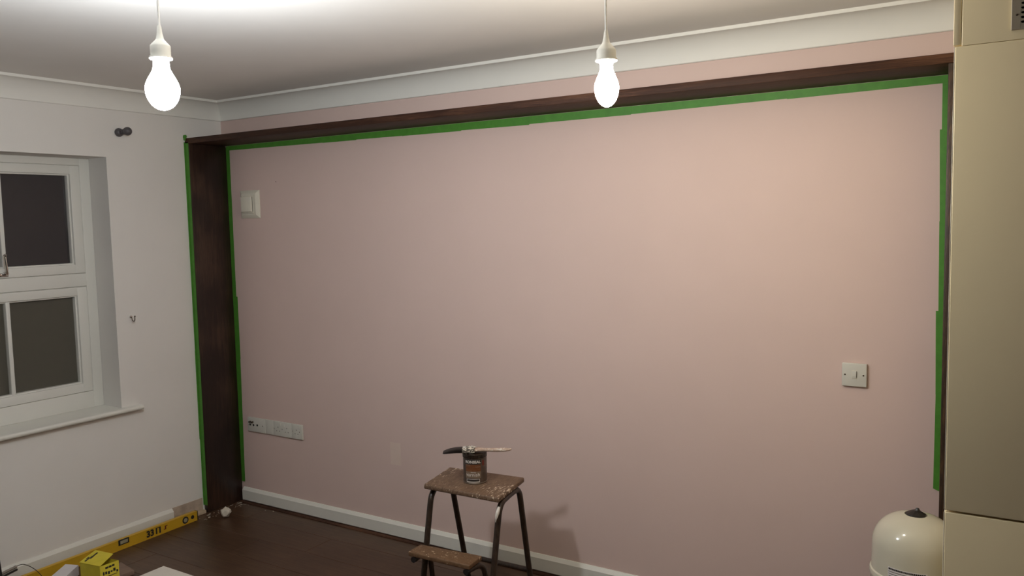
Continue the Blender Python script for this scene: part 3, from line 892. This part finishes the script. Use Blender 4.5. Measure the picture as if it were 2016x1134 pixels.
ss = plate('single_socket', 'white single power socket, rightmost of the low socket plates', 'socket', 0.4860, 0.5730, SZ0, SZ1, 0.011, grp)
holes(ss, 0.5260, 0.4885)
ydisc('screw', ss, 0.5500, 0.4800, -0.0109, 0.0030, 0.0009, 'dark_metal'); ydisc('screw', ss, 0.4960, 0.4800, -0.0109, 0.0022, 0.0009, 'dark_metal')
rocker(ss, 0.5560, 0.5045)

# air vent: stepped pyramid with slots down its sides
vx, vz = 0.2245, 1.768
vt = thing('wall_vent', 'cream square pyramid air vent high on the pink wall at left', 'air vent', (vx, 0, vz))
def frustum(name, h0, y0, h1, y1, mat, par, thick=None):
    sq = lambda h, y: [(vx - h, y, vz - h), (vx + h, y, vz - h), (vx + h, y, vz + h), (vx - h, y, vz + h)]
    bm = B(); hexa(bm, sq(h0, y0), sq(h1, y1), 0.0012, 2)
    return obj(name, bm, mat, par)
frustum('back_plate', 0.080, -0.0004, 0.0795, -0.005, 'vent_plastic', vt)
frustum('sloped_surround', 0.0785, -0.0052, 0.0590, -0.017, 'vent_plastic', vt)
frustum('slot_core', 0.0450, -0.0172, 0.0395, -0.030, 'dark_gap', vt)
frustum('louvre', 0.0520, -0.0225, 0.0495, -0.0245, 'vent_plastic', vt)
frustum('front_plate', 0.0445, -0.0290, 0.0425, -0.0360, 'vent_plastic', vt)

# ================================================================== fittings on the white wall
fy, fz = -0.6465, 2.141
fin = thing('curtain_pole_bracket', 'dark double knob curtain bracket on the white wall above the window corner', 'curtain bracket', (0, fy, fz))
bm = B(); lathe(bm, [(0, 0.0004), (0.0180, 0.0004), (0.0215, 0.004), (0.0225, 0.010), (0.0205, 0.018), (0.0150, 0.024), (0.010, 0.027), (0, 0.027)], (0, fy, fz), 28, 'x')
obj('wall_rose', bm, 'knob', fin)
bm = B(); lathe(bm, [(0, 0.024), (0.0095, 0.026), (0.0085, 0.040), (0.0125, 0.047), (0.0150, 0.052), (0.0125, 0.057), (0, 0.060)], (0, fy, fz), 24, 'x')
obj('neck', bm, 'knob', fin)
bm = B(); lathe(bm, [(0, 0.0568)] + [(0.0218 * math.sin(math.pi * i / 12), 0.0790 - 0.0222 * math.cos(math.pi * i / 12)) for i in range(1, 12)] + [(0, 0.1012)], (0, fy + 0.002, fz + 0.001), 28, 'x')
obj('ball', bm, 'knob', fin)
ky, kz = -0.640, 1.181
hk = thing('tieback_hook', 'small metal curtain tieback hook on the white wall right of the window', 'hook', (0, ky, kz))
bm = B(); lathe(bm, [(0, 0.0003), (0.0058, 0.0006), (0.0075, 0.004), (0.0066, 0.0085), (0, 0.0100)], (0, ky, kz), 18, 'x')
obj('base', bm, 'chrome', hk)
bm = B(); tube(bm, smooth_path([(0.008, ky, kz - 0.001), (0.014, ky, kz - 0.006), (0.017, ky, kz - 0.015), (0.024, ky, kz - 0.022), (0.034, ky, kz - 0.021), (0.039, ky, kz - 0.012), (0.040, ky, kz + 0.002)], 5), 0.0021, 8)
obj('hook_arm', bm, 'dark_metal', hk)
bm = B(); lathe(bm, [(0, kz), (0.0035, kz + 0.001), (0.0044, kz + 0.004), (0.0035, kz + 0.0075), (0, kz + 0.0085)], (0.040, ky, 0), 12)
obj('hook_tip', bm, 'dark_metal', hk)

# ================================================================== things on the floor, lower left
# spirit level, standing on its edge along the white skirting
LA, LB_ = Vector((0.082, -0.356, 0)), Vector((0.1135, -1.376, 0))
ld = (LB_ - LA).normalized(); ln_ = Vector((-ld.y, ld.x, 0)) if -ld.y > 0 else Vector((ld.y, -ld.x, 0))
LL, LH, LT = (LB_ - LA).length, 0.0545, 0.024
lv = thing('spirit_level', 'long yellow spirit level standing on edge along the white skirting', 'spirit level', LA)
def lp(s, d, z): return tuple(LA + ld * s - ln_ * d + Vector((0, 0, z)))
def lbox(name, s0, s1, d0, d1, z0, z1, mat, bev=0.0, par=None):
    bm = B(); hexa(bm, [lp(s0, d0, z0), lp(s1, d0, z0), lp(s1, d1, z0), lp(s0, d1, z0)], [lp(s0, d0, z1), lp(s1, d0, z1), lp(s1, d1, z1), lp(s0, d1, z1)], bev, 2)
    return obj(name, bm, mat, par or lv)
lbox('body', 0.004, LL - 0.004, 0.0012, LT - 0.0012, 0.003, LH - 0.003, 'level_yellow')
lbox('flange', 0.003, LL - 0.003, 0, LT, LH - 0.0032, LH, 'level_yellow', 0.0008)
lbox('flange', 0.003, LL - 0.003, 0, LT, 0.0006, 0.0038, 'level_yellow', 0.0008)
lbox('end_cap', 0.0, 0.0045, -0.0006, LT + 0.0004, 0.0006, LH + 0.0006, 'black', 0.0008)
lbox('end_cap', LL - 0.0045, LL, -0.0006, LT + 0.0004, 0.0006, LH + 0.0006, 'black', 0.0008)
# the centre vial window breaks the top edge
v1 = lbox('centre_vial', 0.428, 0.488, -0.0010, 0.0016, 0.0260, LH + 0.0008, 'black', 0.001)
lbox('vial_tube', 0.436, 0.478, -0.0018, 0.0004, 0.0310, LH - 0.006, 'vial', 0.0006, v1)
def ldisc(name, s, z, r, d, mat, par=None, seg=20):
    bm = B()
    ring = [[bm.verts.new(Vector(lp(s + r * math.cos(2 * math.pi * k / seg), dd, z + r * math.sin(2 * math.pi * k / seg)))) for k in range(seg)] for dd in (0.0014, -d)]
    for k in range(seg):
        j = (k + 1) % seg
        bm.faces.new((ring[0][k], ring[0][j], ring[1][j], ring[1][k]))
    bm.faces.new(ring[0]); bm.faces.new(ring[1])
    bmesh.ops.recalc_face_normals(bm, faces=bm.faces[:])
    return obj(name, bm, mat, par or lv)
e1 = ldisc('end_vial', 0.083, 0.0275, 0.0195, 0.0006, 'black')
ldisc('vial_tube', 0.083, 0.0275, 0.0120, 0.0012, 'vial', e1)
ldisc('hanging_hole', 0.036, 0.0290, 0.0105, 0.0005, 'ink')
# black printed marks
def lmark(s0, s1, z0, z1, mat='ink', name='printed_mark'): lbox(name, s0, s1, -0.0003, 0.0013, z0, z1, mat)
def ltext(s, size, s0, z, mat, bold=0.0):
    bm = text_bm(s, size, lambda u, v, q: lp(s0 - u, -0.0004 - q, z + v), 0.0002, bold)
    return obj('lettering', bm, mat, lv, False)
ltext('33', 0.046, 0.304, 0.0275, 'ink', 0.0022)
lmark(0.262, 0.270, 0.0120, 0.0460); lmark(0.240, 0.249, 0.0120, 0.0460); lmark(0.240, 0.270, 0.0420, 0.0460)
lmark(0.207, 0.214, 0.0200, 0.0400, 'red_ink'); lmark(0.198, 0.212, 0.0365, 0.0400, 'red_ink'); lmark(0.207, 0.221, 0.0200, 0.0235, 'red_ink')

# crumbled filler lump and crumbs beside the left upright
def rock(name, c, r, mat, seed, sq=(1, 1, 0.9), parent=None):
    rnd = random.Random(seed)
    bm = B()
    bmesh.ops.create_icosphere(bm, subdivisions=2, radius=1)
    for v in bm.verts:
        k = 1 + rnd.uniform(-0.22, 0.18)
        v.co = Vector((v.co.x * r * sq[0] * k, v.co.y * r * sq[1] * k, v.co.z * r * sq[2] * k))
    zmin = min(v.co.z for v in bm.verts)
    bmesh.ops.translate(bm, verts=bm.verts[:], vec=Vector((c[0], c[1], c[2] - zmin + 0.0003)))
    return obj(name, bm, mat, parent, False)
lp_ = rock('plaster_lump', (0.182, -0.246, 0), 0.030, 'filler', 3, (1.05, 0.9, 0.95))
tag(lp_, 'white crumpled plaster lump on the floor beside the broad left upright', 'plaster')
bm = B()
rnd = random.Random(11)
spots = [(0.066, -0.052, .012), (0.30, -0.066, .006), (0.35, -0.050, .007), (0.36, -0.058, .004), (0.08, -0.285, .012), (0.10, -0.300, .010), (0.060, -0.262, .008)]
spots += [(rnd.uniform(0.045, 0.14), rnd.uniform(-0.36, -0.05), rnd.uniform(0.0015, 0.005)) for _ in range(46)]
spots += [(rnd.uniform(0.05, 0.12), rnd.uniform(-0.11, -0.045), rnd.uniform(0.0015, 0.006)) for _ in range(16)]
for x, y, r in spots:
    vs = [bm.verts.new((x + rnd.uniform(-r, r), y + rnd.uniform(-r, r), 0.0002 + rnd.uniform(0, 0.6 * r))) for _ in range(7)]
    vs += [bm.verts.new((x + rnd.uniform(-r, r), y + rnd.uniform(-r, r), 0.0002)) for _ in range(3)]
    bmesh.ops.convex_hull(bm, input=vs)
cr = obj('plaster_crumbs', bm, 'crumb', None, False, (0.1, -0.2, 0))
tag(cr, 'scattered pale plaster crumbs on the floor at the foot of the left upright', 'debris')
cr['kind'] = 'stuff'

# brown flat carton with the yellow box on it
th = math.radians(-10)
def rot(x, y, cx=0.431, cy_=-0.975, a=th): 
    return (cx + (x - cx) * math.cos(a) - (y - cy_) * math.sin(a), cy_ + (x - cx) * math.sin(a) + (y - cy_) * math.cos(a))
bm = B()
q = [rot(*p) for p in ((0.298, -1.175), (0.431, -1.175), (0.431, -0.975), (0.280, -0.975))]
hexa(bm, [(x, y, 0.0008) for x, y in q], [(x, y, 0.0205) for x, y in q], 0.0015, 2)
bk = obj('flat_carton', bm, 'brown_card')
tag(bk, 'flat grey brown carton lying on the floor under the yellow box', 'carton')
BZ0, BZ1 = 0.0212, 0.1000
A_, B_, C_, D_ = (0.299, -1.161), (0.426, -1.141), (0.434, -1.052), (0.307, -1.072)
yb = thing('yellow_box', 'small open yellow cardboard box with black print on the flat carton', 'cardboard box', (0.365, -1.105, BZ0))
bm = B(); hexa(bm, [(x, y, BZ0) for x, y in (A_, B_, C_, D_)], [(x, y, BZ1) for x, y in (A_, B_, C_, D_)], 0.0012, 1)
# open top: push the lid face down inside
top = max(bm.faces, key=lambda f: f.calc_center_median().z * f.calc_area() if f.normal.z > 0.9 else -1)
ins = bmesh.ops.inset_individual(bm, faces=[top], thickness=0.0018)
bmesh.ops.translate(bm, verts=list(top.verts), vec=(0, 0, -0.055))
obj('carton_body', bm, 'box_yellow', yb, False)
lidp = [Vector((A_[0] - 0.002, A_[1] - 0.001, BZ1 + 0.0008)), Vector((B_[0] + 0.002, B_[1], BZ1 + 0.0008)), Vector((0.372, -1.040, 0.1125)), Vector((0.246, -1.052, 0.1115))]
lidp[2] = Vector((0.392, -1.052, 0.121)); lidp[3] = Vector((0.264, -1.062, 0.1175))
bm = B(); nrm = (lidp[1] - lidp[0]).cross(lidp[3] - lidp[0]).normalized()
hexa(bm, [tuple(p) for p in lidp], [tuple(p + nrm * 0.0016) for p in lidp])
ldd = obj('lid_flap', bm, 'box_yellow', yb, False)
def lidq(u0, u1, v0, v1, name='printed_mark'):
    f = lambda u, v: lidp[0] * (1 - u) * (1 - v) + lidp[1] * u * (1 - v) + lidp[2] * u * v + lidp[3] * (1 - u) * v
    pts = [f(u0, v0), f(u1, v0), f(u1, v1), f(u0, v1)]
    bm = B(); hexa(bm, [tuple(p + nrm * 0.0015) for p in pts], [tuple(p + nrm * 0.0032) for p in pts]); obj(name, bm, 'ink', ldd, False)
lidq(0.16, 0.23, 0.12, 0.42); lidq(0.20, 0.30, 0.36, 0.56); lidq(0.22, 0.29, 0.56, 0.84); lidq(0.10, 0.14, 0.30, 0.44)
def sideq(u0, u1, v0, v1, mat='ink'):
    P0, P1 = Vector((*B_, BZ0)), Vector((*C_, BZ0))
    f = lambda u, v: P0 * (1 - u) + P1 * u + Vector((0, 0, (BZ1 - BZ0) * v))
    n = Vector((1, -0.09, 0)).normalized()
    pts = [f(u0, v0), f(u1, v0), f(u1, v1), f(u0, v1)]
    bm = B(); hexa(bm, [tuple(p - n * 0.0003) for p in pts], [tuple(p + n * 0.0006) for p in pts]); obj('printed_mark', bm, mat, yb, False)
for q_ in ((0.28, 0.44, 0.74, 0.86), (0.46, 0.60, 0.75, 0.87), (0.62, 0.76, 0.77, 0.88), (0.14, 0.22, 0.40, 0.60), (0.26, 0.36, 0.42, 0.58), (0.40, 0.50, 0.38, 0.56), (0.54, 0.64, 0.45, 0.55),
           (0.68, 0.80, 0.46, 0.64), (0.84, 0.93, 0.36, 0.50), (0.14, 0.60, 0.24, 0.29), (0.18, 0.34, 0.06, 0.16), (0.60, 0.88, 0.26, 0.30)):
    sideq(*q_)
P0, P1 = Vector((*A_, BZ0)), Vector((*B_, BZ0))
pts = [P0 * (1 - u) + P1 * u + Vector((0, 0, (BZ1 - BZ0) * v)) for u, v in ((0.74, 0.05), (0.93, 0.05), (0.93, 0.34), (0.74, 0.34))]
n_ = Vector((0.155, -1, 0)).normalized()
bm = B(); hexa(bm, [tuple(p - n_ * 0.0003) for p in pts], [tuple(p + n_ * 0.0006) for p in pts]); obj('printed_mark', bm, 'grey_ink', yb, False)

# white carton left of the yellow box, white board in front
u = Vector((0.58, -0.815, 0)); v = Vector((0.93, 0.36, 0)).normalized()
k0 = Vector((0.1320, -1.138, 0))
pts = [k0, k0 + u * 0.30, k0 + u * 0.30 + v * 0.072, k0 + v * 0.072]
bm = B(); hexa(bm, [tuple(p + Vector((0, 0, 0.0008))) for p in pts], [tuple(p + Vector((0, 0, 0.050))) for p in pts], 0.001, 1)
wb = obj('white_carton', bm, 'paper', None, False)
tag(wb, 'pale white carton lying between the spirit level and the yellow box', 'carton')
bm = B(); box(bm, 0.483, 0.80, -1.16, -0.856, 0.0008, 0.0085, 0.0012, 1)
wt = obj('white_board', bm, 'board', None, False)
tag(wt, 'square white board lying flat on the dark floor at the lower left', 'board')

# black tool case at the left edge of the frame, silver bar and thin cable
tc = thing('tool_case', 'black case with a silver bar and thin cable at the lower left edge', 'tool case', (0.16, -1.62, 0.0))
bm = B(); hexa(bm, [(0.030, -1.398, 0.001), (0.030, -1.80, 0.001), (0.150, -1.80, 0.001), (0.150, -1.418, 0.001)], [(0.030, -1.398, 0.240), (0.030, -1.80, 0.240), (0.120, -1.80, 0.240), (0.120, -1.424, 0.240)], 0.006, 2)
obj('case_body', bm, 'black', tc)
bm = B(); tube(bm, [(0.098, -1.343, 0.108), (0.112, -1.40, 0.106), (0.150, -1.52, 0.102)], 0.0068, 12)
bar = obj('silver_bar', bm, 'steel', tc)
bm = B(); tube(bm, [(0.108, -1.345, 0.0975), (0.122, -1.402, 0.0950), (0.160, -1.52, 0.091)], 0.0052, 10)
obj('black_grip', bm, 'black', tc)
bm = B(); tube(bm, smooth_path([(0.098, -1.344, 0.108), (0.100, -1.330, 0.1110), (0.104, -1.312, 0.108), (0.112, -1.290, 0.092), (0.124, -1.268, 0.066), (0.136, -1.250, 0.030), (0.150, -1.255, 0.004)], 6), 0.0017, 8)
obj('cable', bm, 'cable', tc)
